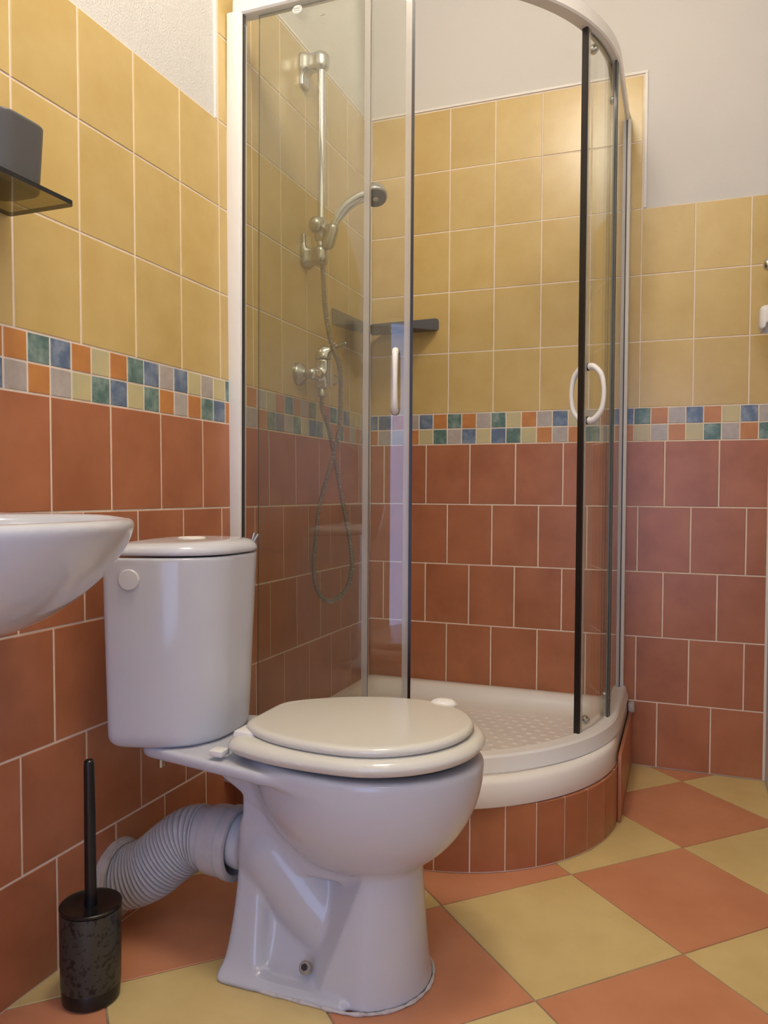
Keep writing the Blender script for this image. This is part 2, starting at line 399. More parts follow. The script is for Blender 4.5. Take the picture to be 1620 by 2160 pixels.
# floor: square tiles laid at 45 degrees
fl = struct_box('floor', (-.05, ROOM_X+.05, ROOM_Y-.1, .05, -.12, -.0022), M['floor_grout'])
FO, FS, FA = (.7989, -.7816), .3248, .7885
def clip(poly, lo, hi, ax):
    for lim, sg in ((lo, 1), (hi, -1)):
        out = []
        for i in range(len(poly)):
            p, q = poly[i], poly[(i+1) % len(poly)]; dp, dq = sg*(p[ax]-lim), sg*(q[ax]-lim)
            if dp >= 0: out.append(p)
            if (dp >= 0) != (dq >= 0):
                t = dp/(dp-dq); out.append((p[0]+t*(q[0]-p[0]), p[1]+t*(q[1]-p[1])))
        poly = out
        if len(poly) < 3: return []
    return poly
ca, sa = math.cos(FA), math.sin(FA); G = .0016
full_mesh = {}
for i in range(-14, 14):
    for j in range(-10, 16):
        P = [(FO[0]+FS*(ca*u+sa*v), FO[1]+FS*(sa*u-ca*v)) for u, v in ((i+G/FS, j+G/FS), (i+1-G/FS, j+G/FS), (i+1-G/FS, j+1-G/FS), (i+G/FS, j+1-G/FS))]
        Q = clip(clip(P, .002, ROOM_X-.002, 0), ROOM_Y+.002, -.002, 1)
        if len(Q) < 3: continue
        A = .5*sum(Q[k][0]*Q[(k+1) % len(Q)][1]-Q[(k+1) % len(Q)][0]*Q[k][1] for k in range(len(Q)))
        if abs(A) < 2e-4: continue
        if A < 0: Q = Q[::-1]
        cx, cy = sum(p[0] for p in Q)/len(Q), sum(p[1] for p in Q)/len(Q); n = len(Q)
        m = M['floor_y'] if (i+j) % 2 else M['floor_r']
        key = (m.name, abs(abs(A)-(FS-2*G)**2) < 1e-6)
        if key[1] and key in full_mesh: me = full_mesh[key]
        else:
            b = .0009; V = []
            for d, z in ((0, -.008), (0, -b), (b, 0)):
                for p in Q:
                    L = math.hypot(p[0]-cx, p[1]-cy); s = 1-d*1.4/max(L, .01)
                    V.append(((p[0]-cx)*s, (p[1]-cy)*s, z))
            F = [(r*n+k, r*n+(k+1) % n, (r+1)*n+(k+1) % n, (r+1)*n+k) for r in range(2) for k in range(n)]+[tuple(range(2*n, 3*n))]
            me = bpy.data.meshes.new('floor_tile'); me.from_pydata(V, [], F); me.materials.append(m); me.update()
            if key[1]: full_mesh[key] = me
        o = bpy.data.objects.new('floor_tile', me); o.location = (cx, cy, random.uniform(-.0004, 0)); link(o, fl)

# ------------------------------------------------------------------ shower: tiled plinth, tray, enclosure
PC, PR = (.431, -.453), .440
pl = thing('shower_plinth', 'low curved plinth faced with narrow terracotta tiles under the white shower tray', 'plinth', (.4, -.4, 0))
def plan(path_c, R, r, a0, a1, n):
    return [(path_c[0]+r*math.cos(math.radians(-90+a)), path_c[1]+r*math.sin(math.radians(-90+a))) for a in np.linspace(a0, a1, n)]
core = [(.004, -.004), (.004, PC[1]-PR+.008)]+plan(PC, PR, PR-.008, 0, 90, 40)+[(PC[0]+PR-.008, -.004)]
def prism(name, poly, z0, z1, m, parent, smooth=False, label=None):
    n = len(poly); V = [(x, y, z0) for x, y in poly]+[(x, y, z1) for x, y in poly]
    F = [(k, (k+1) % n, n+(k+1) % n, n+k) for k in range(n)]+[tuple(range(n))[::-1], tuple(range(n, 2*n))]
    return mesh(name, V, F, m, parent, smooth, angle=30, label=label)
prism('base', core, 0, .115, M['mortar'], pl)
def arc_wall(name, r0, r1, z0, z1, m):
    I = [(.004, PC[1]-r0)]+plan(PC, PR, r0, 0, 90, 40)+[(PC[0]+r0, -.004)]; O = [(.004, PC[1]-r1)]+plan(PC, PR, r1, 0, 90, 40)+[(PC[0]+r1, -.004)]
    prism(name, I+O[::-1], z0, z1, m, pl)
arc_wall('grout', PR-.012, PR-.0014, .0005, .1465, M['grout'])
def arc_tile(a0, a1, z0=.003, z1=.147):
    g = math.degrees(.0016/PR); A = np.linspace(a0+g, a1-g, 5); V, F = [], []
    ro, ri = PR, PR-.010
    for a in A:
        c, s = math.cos(math.radians(-90+a)), math.sin(math.radians(-90+a))
        for r, z in ((ri, z0), (ro-.001, z0), (ro, z0+.001), (ro, z1-.001), (ro-.001, z1), (ri, z1)): V.append((PC[0]+r*c, PC[1]+r*s, z))
    for i in range(4):
        for k in range(6): F.append((i*6+k, i*6+(k+1) % 6, (i+1)*6+(k+1) % 6, (i+1)*6+k))
    F += [tuple(range(6))[::-1], tuple(range(24, 30))]
    F = [f[::-1] for f in F]
    mesh('plinth_tile', V, F, M['terra'], pl, True, angle=30)
EA = [0, 10.8, 21.1, 31.5, 41.4, 51.7, 62.0, 73.2, 84.0, 90]
for a, b in zip(EA, EA[1:]): arc_tile(a, b)
for x0, x1 in ((.004, .128), (.128, .280), (.280, .431)): box('plinth_tile', (x0+.0016, x1-.0016, PC[1]-PR, PC[1]-PR+.01, .003, .147), M['terra'], pl, .0008)
for y0, y1 in ((-.462, -.262), (-.262, -.062), (-.062, -.006)): box('plinth_tile', (.8718, .8805, y0+.0012, y1-.0012, .001, .172), M['terra'], pl, .0008)
box('mortar_lump', (.868, .888, -.030, -.004, .168, .200), M['mortar'], pl, .006)

# tray: outlines offset inwards from a quadrant
TC, TR = (.352, -.42), .51
def q_sd(x, y, rc=.0):
    """signed distance to the quadrant outline (inside negative)"""
    xm, ym = TC[0]+TR, TC[1]-TR
    d = max(-x, y, x-xm, ym-y)
    if x > TC[0] and y < TC[1]: d = max(d, math.hypot(x-TC[0], y-TC[1])-TR)
    return d
def ring(off, z, n=160, rc=0.):
    out = []
    for k in range(n):
        t = 2*math.pi*k/n; c, s = math.cos(t), math.sin(t); lo, hi = 0., 1.
        for _ in range(40):
            mid = (lo+hi)/2
            d = q_sd(.38+mid*c, -.42+mid*s)+off
            if rc:
                x, y = .38+mid*c, -.42+mid*s; ix, iy = off+rc, -off-rc           # round the corner at the walls and the two ends
                for (cx, cy, qx, qy) in ((ix, iy, -1, 1), (ix, TC[1]-TR+off+rc, -1, -1), (TC[0]+TR-off-rc, iy, 1, 1)):
                    if (x-cx)*qx > 0 and (y-cy)*qy > 0: d = max(d, math.hypot(x-cx, y-cy)-rc)
            if d < 0: lo = mid
            else: hi = mid
        out.append((.38+lo*c, -.42+lo*s, z))
    return out
rings = [ring(.04, .1475), ring(-.005, .1475), ring(-.008, .151), ring(-.001, .196), ring(.003, .2035), ring(.010, .206), ring(.036, .2055, rc=.02), ring(.048, .201, rc=.03),
         ring(.060, .186, rc=.035), ring(.072, .171, rc=.045), ring(.088, .164, rc=.05), ring(.12, .162, rc=.05), ring(.25, .160, rc=.05)]
n = 160; V = [p for r in rings for p in r]
F = [(i*n+k, i*n+(k+1) % n, (i+1)*n+(k+1) % n, (i+1)*n+k) for i in range(len(rings)-1) for k in range(n)]+[tuple(range((len(rings)-1)*n, len(rings)*n))]
tr = thing('shower_tray', 'white quadrant shower tray with dimpled floor on the tiled plinth', 'shower tray', (.4, -.4, .1475))
mesh('basin', V, F, M['tray'], tr, True, angle=60)
V, F = [], []
for i in range(40):
    for j in range(40):
        x = .10+i*.040+(j % 2)*.020; y = -.12-j*.0345
        if q_sd(x, y) > -.135: continue
        b = len(V); R0 = .0108
        for r, z in ((R0, .1605), (R0*.8, .1622), (R0*.4, .1634)):
            for k in range(8): V.append((x+r*math.cos(k*math.pi/4), y+r*math.sin(k*math.pi/4), z))
        for q in range(2):
            for k in range(8): F.append((b+q*8+k, b+q*8+(k+1) % 8, b+(q+1)*8+(k+1) % 8, b+(q+1)*8+k))
        F.append(tuple(b+16+k for k in range(8)))
o = mesh('grip_dots', V, F, M['tray'], tr, True); o['kind'] = 'stuff'

# enclosure: R550 curve
EC, ER = (.285, -.332), .553
S1 = EC[0]; S2 = S1+ER*math.pi/2; S3 = S2-EC[1]
def ec(s, off=0.):
    """point on the enclosure curve at arc length s, offset outwards"""
    if s < S1: return (s, EC[1]-ER-off)
    if s < S2:
        a = (s-S1)/ER-math.pi/2; return (EC[0]+(ER+off)*math.cos(a), EC[1]+(ER+off)*math.sin(a))
    return (EC[0]+ER+off, EC[1]+(s-S2))
def ss(s0, s1, step=.012):
    P = [s0]+[x for x in (S1, S2) if s0 < x < s1]+[s1]; out = []
    for a, b in zip(P, P[1:]):
        k = max(1, int((b-a)/step)); out += [a+(b-a)*i/k for i in range(k)]
    return out+[s1]
def sweep(s0, s1, prof):
    """closed profile [(offset, z)] swept along the curve"""
    V, F = [], []; Sg = ss(s0, s1); n = len(prof)
    for s in Sg:
        for o_, z in prof: x, y = ec(s, o_); V.append((x, y, z))
    for i in range(len(Sg)-1):
        for k in range(n): F.append((i*n+k, (i+1)*n+k, (i+1)*n+(k+1) % n, i*n+(k+1) % n))
    F += [tuple(range(n)), tuple(range((len(Sg)-1)*n, len(Sg)*n))[::-1]]
    return V, F
en = thing('shower_enclosure', 'quarter round glass shower enclosure with white frame and its curved sliding doors open', 'shower enclosure', (.42, -.42, .206))
def rail(name, o0, o1, z0, z1, b=.004):
    V, F = sweep(.003, S3-.003, [(o0, z0), (o1-b, z0), (o1, z0+b), (o1, z1-b), (o1-b, z1), (o0, z1)])
    return mesh(name, V, F, M['alu'], en, True, angle=30)
rail('top_rail', -.024, .010, 1.966, 2.004)
V, F = sweep(.003, S3-.003, [(-.020, .2066), (.029, .2066), (.030, .209), (.023, .240), (.018, .245), (-.014, .245), (-.020, .241)])
mesh('bottom_rail', V, F, M['alu'], en, True, angle=30)
for nm, b in (('wall_profile', (-.012, .027, -.900, -.868, .243, 1.972)), ('wall_profile', (.824, .854, -.028, .0, .243, 1.972))): box(nm, b, M['alu'], en, .003)
def pane(name, s0, s1, off, z0, z1, parent):
    V, F = sweep(s0, s1, [(off-.0025, z0), (off+.0025, z0), (off+.0025, z1), (off-.0025, z1)])
    nS = len(ss(s0, s1)); mi = []
    for i in range(nS-1): mi += [1, 0, 1, 0]
    mi += [1, 1]
    return mesh(name, V, F, [M['glass'], M['glass_edge']], parent, True, mi, 30)
def strip(name, s0, s1, o0, o1, z0, z1, m, parent):
    V, F = sweep(s0, s1, [(o0, z0), (o1, z0), (o1, z1), (o0, z1)]); return mesh(name, V, F, m, parent, True, angle=30)
ZG0, ZG1 = .240, 1.970
fx1 = pane('fixed_panel', .018, .352, .002, ZG0, ZG1, en)
fx2 = pane('fixed_panel', 1.102, S3-.016, .002, ZG0, ZG1, en)
strip('edge_seal', .339, .352, -.006, .0065, ZG0, ZG1, M['seal'], fx1)
strip('edge_seal', 1.106, 1.114, -.003, .005, ZG0, ZG1, M['seal'], fx2)
strip('gasket', 1.114, 1.117, -.005, .006, ZG0, ZG1, M['black'], fx2)
strip('gasket', .026, .030, -.004, .0055, ZG0, ZG1, M['black'], fx1)
strip('gasket', S3-.032, S3-.029, -.004, .006, ZG0, ZG1, M['black'], fx2)
DO = -.011
d1 = pane('sliding_door', .063, .440, DO, ZG0+.004, ZG1-.006, en)
d2 = pane('sliding_door', .925, 1.302, DO, ZG0+.004, ZG1-.006, en)
strip('magnet_seal', .430, .4435, DO-.006, DO+.006, ZG0, ZG1, M['seal'], d1)
strip('black_strip', .4435, .4500, DO-.007, DO+.007, ZG0, ZG1, M['black'], d1)
strip('magnet_seal', .924, .936, DO-.006, DO+.006, ZG0, ZG1, M['seal'], d2)
strip('black_strip', .9165, .924, DO-.007, DO+.007, ZG0, ZG1, M['black'], d2)
def handle(s, zc, parent, H=.066, bulge=.044, turn=0.):
    x0, y0 = ec(s, 0); x1, y1 = ec(s, 1.); nx, ny = x1-x0, y1-y0
    nx, ny = nx*math.cos(turn)-ny*math.sin(turn), nx*math.sin(turn)+ny*math.cos(turn)
    x0, y0 = ec(s, DO); items = []
    for sd in (1, -1):
        K = [(.003, H), (.010, H+.001), (.022, H*.93), (bulge*.86, H*.62), (bulge, 0), (bulge*.86, -H*.62), (.022, -H*.93), (.010, -H-.001), (.003, -H)]
        P = resample(catmull([(x0+nx*sd*d, y0+ny*sd*d, zc+z) for d, z in K], 8), 44)
        R = [.0058+.0032*abs(2*i/43-1)**2.0 for i in range(44)]
        v, f = tube_vf(P, R, 12); items.append((v, f, 0))
        for z in (H, -H):
            v, f = lathe_vf([(0, .0098), (.0035, .0098)], (x0, y0, zc+z), (nx*sd, ny*sd, 0), 20); items.append((v, f, 1))
    return multi('handle', items, [M['plastic'], M['black']], parent, label='white bow handle with black washers')
handle(.410, 1.088, d1, bulge=.036, turn=math.radians(6)); handle(.952, 1.086, d2)
def roller(s, z, parent):
    x0, y0 = ec(s, DO); x1, y1 = ec(s, DO-1.); nx, ny = x1-x0, y1-y0
    items = [(*lathe_vf([(.0, .007), (.006, .007), (.006, .0115), (.012, .0125), (.018, .010), (.021, .003)], (x0, y0, z), (nx, ny, 0), 18), 0)]
    multi('roller', items, [M['chrome']], parent, label='small metal roller knob')
for s in (.10, .40): roller(s, .262, d1)
for s in (.985, 1.27): roller(s, 1.945, d2); roller(s, .262, d2)
# maker's oval sticker and the two tiny etched marks high on the fixed pane
bm = bmesh.new(); yS = EC[1]-ER-.0048
for kk, (rx, rz, mi, dy) in enumerate(((.0125, .0092, 0, 0), (.0112, .0080, 1, -.0002), (.0107, .0075, 0, -.0004))):
    vs = [bm.verts.new((.171+rx*math.cos(t), yS+dy, 1.9475+rz*math.sin(t))) for t in np.linspace(0, 2*math.pi, 28, endpoint=False)]
    bm.faces.new(vs).material_index = mi
def text_into(bm, s, x, y, z, size, mi):
    cu = bpy.data.curves.new('t', 'FONT'); cu.body = s; cu.size = size; cu.align_x = 'CENTER'; to = bpy.data.objects.new('t', cu); COL.objects.link(to)
    me = to.to_mesh(); vs = [bm.verts.new((x+v.co.x, y, z+v.co.y)) for v in me.vertices]
    for p in me.polygons:
        try: bm.faces.new([vs[i] for i in p.vertices]).material_index = mi
        except ValueError: pass
    to.to_mesh_clear(); bpy.data.objects.remove(to, do_unlink=True); bpy.data.curves.remove(cu)
text_into(bm, 'BABO', .171, yS-.0006, 1.9473, .0072, 1)
bm_box(bm, .164, .178, yS-.0007, yS-.0005, 1.9440, 1.9448, mi=1)
bm.normal_update()
bmv = [v.co[:] for v in bm.verts]; bm.verts.index_update()
mesh('sticker', bmv, [[v.index for v in f.verts] for f in bm.faces], [M['bead'], M['ink']], fx1, False, [f.material_index for f in bm.faces], label='oval white sticker with black lettering'); bm.free()
for x, z in ((.033, 1.938), (.236, 1.921)):
    bm = bmesh.new(); bm_box(bm, x-.0055, x+.0055, yS, yS+.0004, z-.0006, z+.0006); bm_box(bm, x-.001, x+.001, yS, yS+.0004, z+.0022, z+.0036)
    from_bm('etched_mark', bm, M['mark'], fx1, False)

# ------------------------------------------------------------------ shower set on the left wall
RX, RY = .046, -.497
sr = thing('shower_rail', 'chrome vertical shower rail with two wall brackets and a slider', 'shower rail', (-.008, RY, 1.50))
tube('rod', [(RX, RY, 1.50), (RX, RY, 2.045)], .0118, M['chrome2'], sr, 20)
def bracket(zc, flip):
    xw = KL*(zc-.8)
    def f(X, Y, Z):
        Zl = (Z-zc)*flip                                           # flip=1: plate hangs down, socket on top
        a = s_box(X, Y, Zl, (xw+.005, RY+.002, -.016), (.008, .021, .046), .006)
        b = s_box(X, Y, Zl, (xw+.034, RY, .004), (.034, .019, .0225), .010)
        c = s_cap(X, Y, Zl, (RX, RY, -.006), (RX, RY, .010), .0215); c = np.maximum(c, -.030-Zl)
        d = smin(smin(a, b, .022), c, .008)
        return d
    return sdf_mesh('bracket', f, (xw-.01, RY-.03, zc-.09), (RX+.03, RY+.03, zc+.09), .0024, M['chromed'], sr)
bracket(2.050, 1); bracket(1.512, -1)
lathe('slider', [(-.022, .008), (-.021, .017), (-.016, .0215), (.008, .0225), (.018, .0195), (.024, .012), (.026, .004)], (RX-.008, RY-.012, 1.592), (.30, -.95, .0), M['chromed'], sr)
def fs(X, Y, Z):
    a = s_cap(X, Y, Z, (RX, RY, 1.562), (RX, RY, 1.600), .0185)
    b = s_cap(X, Y, Z, (RX, RY, 1.588), (RX+.032, RY-.006, 1.572), .013)
    c = s_cap(X, Y, Z, (RX+.026, RY-.006, 1.540), (RX+.040, RY-.006, 1.578), .0180)
    return smin(smin(a, b, .012), c, .01)
sdf_mesh('slider_clamp', fs, (RX-.03, RY-.04, 1.52), (RX+.07, RY+.03, 1.64), .003, M['chromed'], sr)

hs = thing('hand_shower', 'chrome hand shower head held tilted in the slider of the rail', 'shower head', (RX+.035, RY-.006, 1.56))
HP = catmull([(RX+.028, RY-.006, 1.545), (RX+.040, RY-.006, 1.580), (RX+.056, RY-.002, 1.612), (RX+.082, RY+.004, 1.643), (RX+.115, RY+.012, 1.662), (RX+.142, RY+.018, 1.668)], 8)
tube('hose_handle', HP, [.0110+.0052*min(1, i/22) for i in range(len(HP))], M['chrome2'], hs, 18).name = 'handle'
hc = Vector((RX+.156, RY+.022, 1.667)); hn = Vector((.24, -.42, -.87)).normalized()
lathe('head', [(-.024, .010), (-.022, .022), (-.016, .030), (-.006, .0335), (.004, .0345), (.008, .0335), (.010, .031)], hc, hn, M['chrome'], hs, 40)
lathe('nozzle_plate', [(.006, .0305), (.0125, .0300), (.014, .026), (.0145, .010)], hc, hn, M['nozzle'], hs, 40)
lathe('centre_cap', [(.0140, .0085), (.0165, .0080), (.017, .002)], hc, hn, M['chromed'], hs, 20)

mx = thing('shower_mixer', 'chrome single lever shower mixer on two round wall plates', 'mixer tap', (0, -.468, 1.17))
for y in (-.540, -.400):
    lathe('wall_plate', [(-.006, .033), (.004, .033), (.010, .030), (.018, .018), (.024, .015)], (0, y, 1.170), (1, 0, 0), M['chromed'], mx)
    lathe('union_nut', [(.018, .0125), (.019, .0145), (.036, .0145), (.037, .0125)], (0, y, 1.170), (1, 0, 0), M['chrome'], mx, 6)
BX, BY = .050, -.486
def fb(X, Y, Z):
    a = s_cap(X, Y, Z, (BX, BY, 1.140), (BX, BY, 1.190), .0250)
    a = np.maximum(a, np.maximum(1.133-Z, Z-1.213)); a = smax(a, 1.134-Z, .006)
    c = np.maximum(np.sqrt((X-BX)**2+(Y-BY)**2)-.0260, np.maximum(1.15-Z, Z-1.214))
    d = 1
    for y in (-.540, -.400):
        e = smin(s_cap(X, Y, Z, (.03, y, 1.170), (.040, y, 1.170), .0155), s_cap(X, Y, Z, (.040, y, 1.170), (BX, BY, 1.168), .0155), .008)
        d = np.minimum(d, e)
    return smin(smin(a, c, .004), d, .012)
sdf_mesh('body', fb, (.02, -.58, 1.10), (.11, -.36, 1.24), .003, M['chrome2'], mx)
lathe('outlet', [(0, .011), (.006, .011), (.012, .013), (.024, .013), (.026, .0105)], (BX-.002, BY-.004, 1.137), (0, 0, -1), M['chrome'], mx, 18)
def flv(X, Y, Z):
    a = s_ell(X, Y, Z, (BX, BY, 1.218), (.0275, .0275, .042)); a = smax(a, 1.2165-Z, .003)
    c = s_cap(X, Y, Z, (BX+.010, BY, 1.236), (BX+.040, BY-.004, 1.250), .011, .0078)
    e = s_cap(X, Y, Z, (BX+.040, BY-.004, 1.250), (BX+.072, BY-.010, 1.256), .0078, .0058)
    return smin(smin(a, c, .014), e, .006)
sdf_mesh('lever', flv, (BX-.04, BY-.07, 1.20), (BX+.09, BY+.04, 1.31), .0028, M['chrome2'], mx)

hp = [(RX+.030, RY-.006, 1.550), (RX+.010, RY+.012, 1.525), (RX+.002, RY+.012, 1.49), (.049, -.49, 1.46), (.057, -.492, 1.36), (.080, -.502, 1.265), (.112, -.515, 1.19), (.118, -.518, 1.10), (.110, -.512, 1.01), (.080, -.502, .91),
      (.045, -.497, .80), (.033, -.495, .71), (.026, -.495, .63), (.034, -.495, .566), (.060, -.494, .530), (.098, -.492, .533), (.130, -.490, .570), (.143, -.489, .63),
      (.134, -.488, .71), (.114, -.486, .80), (.090, -.483, .91), (.068, -.482, 1.01), (BX-.002, BY-.004, 1.08), (BX-.002, BY-.004, 1.112)]
PH = resample(catmull(hp, 20), 1800)
V, F = tube_vf(PH, [.0060+.0019*math.sin(i*2*math.pi/6.0) for i in range(1800)], 10)
o = mesh('shower_hose', V, F, M['hose'], None, True); tag(o, 'long ribbed metal shower hose hanging in a loop below the mixer', 'hose')

# corner shelf
cs = thing('corner_shelf', 'dark grey metal corner shelf with drain holes in the shower corner', 'shelf', (0, 0, 1.365))
poly = [(.040, -.003), (.003, -.040), (.001, -.300), (.012, -.306), (.030, -.292), (.150, -.180), (.225, -.042), (.240, -.020), (.238, -.003)]
TH = .0009
cu = bpy.data.curves.new('plate', 'CURVE'); cu.dimensions = '2D'; cu.fill_mode = 'BOTH'; cu.extrude = TH/2
def spline(P):
    sp = cu.splines.new('POLY'); sp.points.add(len(P)-1); sp.use_cyclic_u = True
    for q, (x, y) in zip(sp.points, P): q.co = (x, y, 0, 1)
spline(poly)
for i in range(12):
    for j in range(15):
        x = .030+.021*i+(j % 2)*.0105; y = -.032-.018*j
        if x-y < .078 or x/.212-y/.272 > .98: continue
        spline([(x+.0056*math.cos(t), y+.0056*math.sin(t)) for t in np.linspace(0, 2*math.pi, 10, endpoint=False)])
tmp = bpy.data.objects.new('plate', cu); COL.objects.link(tmp); me = tmp.to_mesh()
sz = lambda y: 1.381+.08*y                                          # the shelf hangs a little crooked
PV = [(v.co.x, v.co.y, v.co.z+TH/2+sz(v.co.y)) for v in me.vertices]; PF = [list(p.vertices) for p in me.polygons]
tmp.to_mesh_clear(); bpy.data.objects.remove(tmp, do_unlink=True); bpy.data.curves.remove(cu)
mesh('plate', PV, PF, M['dkmetal'], cs, False)
def flange(pts, nx, ny):
    V = []; n = len(pts)
    for d in (0, .0022): V += [(x+nx*d, y+ny*d, z) for x, y, z in pts]
    F = [tuple(range(n)), tuple(range(n, 2*n))[::-1]]+[(k, (k+1) % n, n+(k+1) % n, n+k) for k in range(n)]
    return mesh('flange', V, F, M['dkmetal'], cs, False)
flange([(-.006, -.003, sz(0)), (-.006, -.303, sz(-.3)), (-.006, -.308, sz(-.3)+.004), (-.006, -.308, 1.404), (-.006, -.304, 1.408), (-.006, -.298, 1.408), (-.006, -.003, 1.419)], 1, 0)
flange([(.003, -.0003, 1.381), (.003, -.0003, 1.419), (.234, -.0003, 1.4225), (.242, -.0003, 1.419), (.245, -.0003, 1.412), (.245, -.0003, 1.386), (.240, -.0003, 1.381)], 0, -1)

# ------------------------------------------------------------------ toilet
Y0 = -1.268
to = thing('toilet', 'white close coupled toilet with closed cream seat and rounded cistern', 'toilet', (.45, Y0, 0))
def pan(X, Y, Z):
    Yc = np.abs(Y-Y0)
    # bowl
    a = np.where(X > .505, .208, .205)
    xe = .505+(X-.505)*(.208/a)
    bowl = s_ell(xe, Yc, Z, (.505, 0, .385), (.208, .168, .205))
    bowl = smax(bowl, Z-.392, .012)
    # thin rear deck under the cistern
    t = np.clip((X-.10)/.28, 0, 1); hw = .112+.048*t
    dk = smax(smax(smax(Yc-hw, .112-X, .03), Z-.385, .008), smax(.364-Z, X-.50, .008), .010)
    gus = smax(smax(.372-.62*(X-.19)-Z, Z-.38, .006), smax(Yc-.066-.10*np.clip(Z-.30, 0, 1), X-.40, .006), .008)
    # upright web between the deck and the foot
    web = s_box(X, Yc, Z, (.41, 0, .29), (.113, .064, .11), .005)
    # conical front skirt, hollowed behind a slanting edge
    R = .121-.036*np.clip(Z/.19, 0, 1.2)**.8; xc = .505+.02*Z/.2
    sk = np.sqrt((X-xc)**2+Yc**2)-R; sk = np.maximum(sk*.97, Z-.25)
    xe2 = .464+.36*Z; hwe = np.sqrt(np.maximum(R*R-(xe2-xc)**2, 1e-5))
    sk = smax(sk, (Yc-(hwe-.75*np.maximum(xe2-X, 0)))*.85, .004)
    # rear foot: a post behind, a hollow panel in the middle, a plinth below
    u = np.clip(1-Z/.20, 0, 1); post = smax(smax(Yc-(.062+.056*u**1.6), .286-X, .014), smax(X-(.335+.02*u), Z-.26, .01), .02)*.9
    mid = smax(smax(Yc-(.040+.080*u**3.0), .30-X, .01), smax(X-.52, Z-.26, .01), .01)*.8
    base = s_box(X, Yc, Z, (.40, 0, .002), (.113, .117, .010), .006)
    # trapway: spigot, then the bulge running down to the front
    sp = s_cap(X, Yc, Z, (.262, 0, .188), (.35, 0, .192), .0500); sp = np.maximum(sp, .240-X)
    tr1 = s_cap(X, Yc, Z, (.338, 0, .192), (.452, 0, .080), .077, .076)
    d = smin(smin(post, mid, .022), base, .025)
    d = smin(d, sk, .005)
    d = smin(d, smin(web, gus, .006), .012)
    d = smin(d, tr1, .006); d = smin(d, sp, .010)
    d = smin(d, bowl, .012); d = smin(d, dk, .014)
    # hollow of the bowl
    d = smax(d, -s_ell(X, Y, Z, (.515, Y0, .40), (.155, .125, .16)), .01)
    d = smax(d, -Z+.001, .004)
    return d
sdf_mesh('pan', pan, (.05, Y0-.22, -.012), (.75, Y0+.22, .42), .0042, M['ceramic'], to)
V, F = [], []
ps = [(.287, -.119), (.30, -.122)]+[(.505+.1225*math.cos(t), .1225*math.sin(t)) for t in np.linspace(-math.pi/2, math.pi/2, 26)]+[(.30, .122), (.287, .119), (.281, .105), (.281, -.105)]
tv, tf = tube_vf([(x, Y0+y, .0025+.0012*math.sin(31*i)) for i, (x, y) in enumerate(resample([(x, y, 0) for x, y in ps+[ps[0]]], 120)[k][:2] for k in range(120))] if False else
                 [Vector((p[0], Y0+p[1], .0025)) for p in resample([(x, y, 0) for x, y in ps+[ps[0]]], 120)], [.0030+.0013*math.sin(i*1.7)*math.sin(i*.61) for i in range(120)], 8)
mesh('caulk_line', tv, tf, M['caulk'], to, True)
def seat(X, Y, Z):
    z = Z-.030*(X-.50)
    e = egg2(X, Y, .53, Y0, .186, .33, .178); e = smax(e, .292-X, .03)
    d = smax(e, np.abs(z-.4135)-.0145, .026)
    hole = egg2(X, Y, .53, Y0, .12, .14, .11)
    return smax(d, -hole, .016)
sdf_mesh('seat', seat, (.27, Y0-.2, .38), (.74, Y0+.2, .45), .004, M['seat'], to)
def lid(X, Y, Z):
    z = Z-.030*(X-.50)-.006*np.clip(1-((X-.52)/.2)**2-((Y-Y0)/.17)**2, 0, 1)
    e = egg2(X, Y, .53, Y0, .165, .248, .160); e = smax(e, .303-X, .012)
    return smax(e, np.abs(z-.4345)-.0085, .013)
sdf_mesh('lid', lid, (.285, Y0-.18, .41), (.71, Y0+.18, .475), .0036, M['seat'], to)
for s in (-1, 1):
    box('hinge', (.300, .345, Y0+s*.078-.024, Y0+s*.078+.024, .395, .4285), M['plastic'], to, .006)
box('side_tab', (.276, .302, Y0-.138, Y0-.112, .392, .402), M['plastic'], to, .002)
sdf_mesh('lift_tab', lambda X, Y, Z: s_ell(X, Y, Z, (.604, Y0+.144, .443), (.026, .020, .011)), (.565, Y0+.118, .43), (.635, Y0+.172, .462), .003, M['plastic'], to)
CX0, CX1, CH = .076, .258, .167
YC = -1.272
def cist2(X, Y, Z, g=0.):
    t = np.clip((Z-.40)/.32, 0, 1)
    xx = np.clip(X-.08, 0, .3); hw = CH-.014*(1-t)+g-.22*xx-1.15*xx**2; fx = CX1-.012*(1-t)+g-.010*((Y-YC)/CH)**2
    q = smax((np.abs(Y-YC)-hw)*.93, X-fx, .060); return smax(q, CX0-g-X, .016)
def cis(X, Y, Z): return smax(smax(cist2(X, Y, Z), .383-Z, .028), Z-.7225, .004)
sdf_mesh('cistern', cis, (.06, YC-.2, .38), (.27, YC+.2, .74), .0042, M['ceramic'], to)
def clid(X, Y, Z):
    z = Z-.005*np.clip(1-((Y-YC)/.17)**2, 0, 1)
    return smax(smax(cist2(X, Y, np.full_like(Z, .72), .0035), .7245-Z, .008), z-.7455, .032)
sdf_mesh('cistern_lid', clid, (.06, YC-.2, .71), (.28, YC+.2, .78), .0036, M['ceramic'], to)
lathe('flush_button', [(0, .026), (.003, .026), (.0045, .024), (.005, .012)], (.150, YC, .7475), (0, 0, 1), M['plastic'], to, label='round white push button')
lo_, hi_ = YC-.25, YC
for _ in range(40):
    md = (lo_+hi_)/2
    if cis(np.array(.128), np.array(md), np.array(.685)) < 0: hi_ = md
    else: lo_ = md
lathe('blanking_cap', [(-.008, .0185), (.0022, .0185), (.0038, .0168), (.0042, .008)], (.128, lo_, .685), (.33, -1, 0), M['cap'], to, label='round white cap')
lathe('fixing_stud', [(0, .006), (.040, .006)], (.128, Y0-.068, .372), (0, 0, -1), M['chromed'], to, 12)
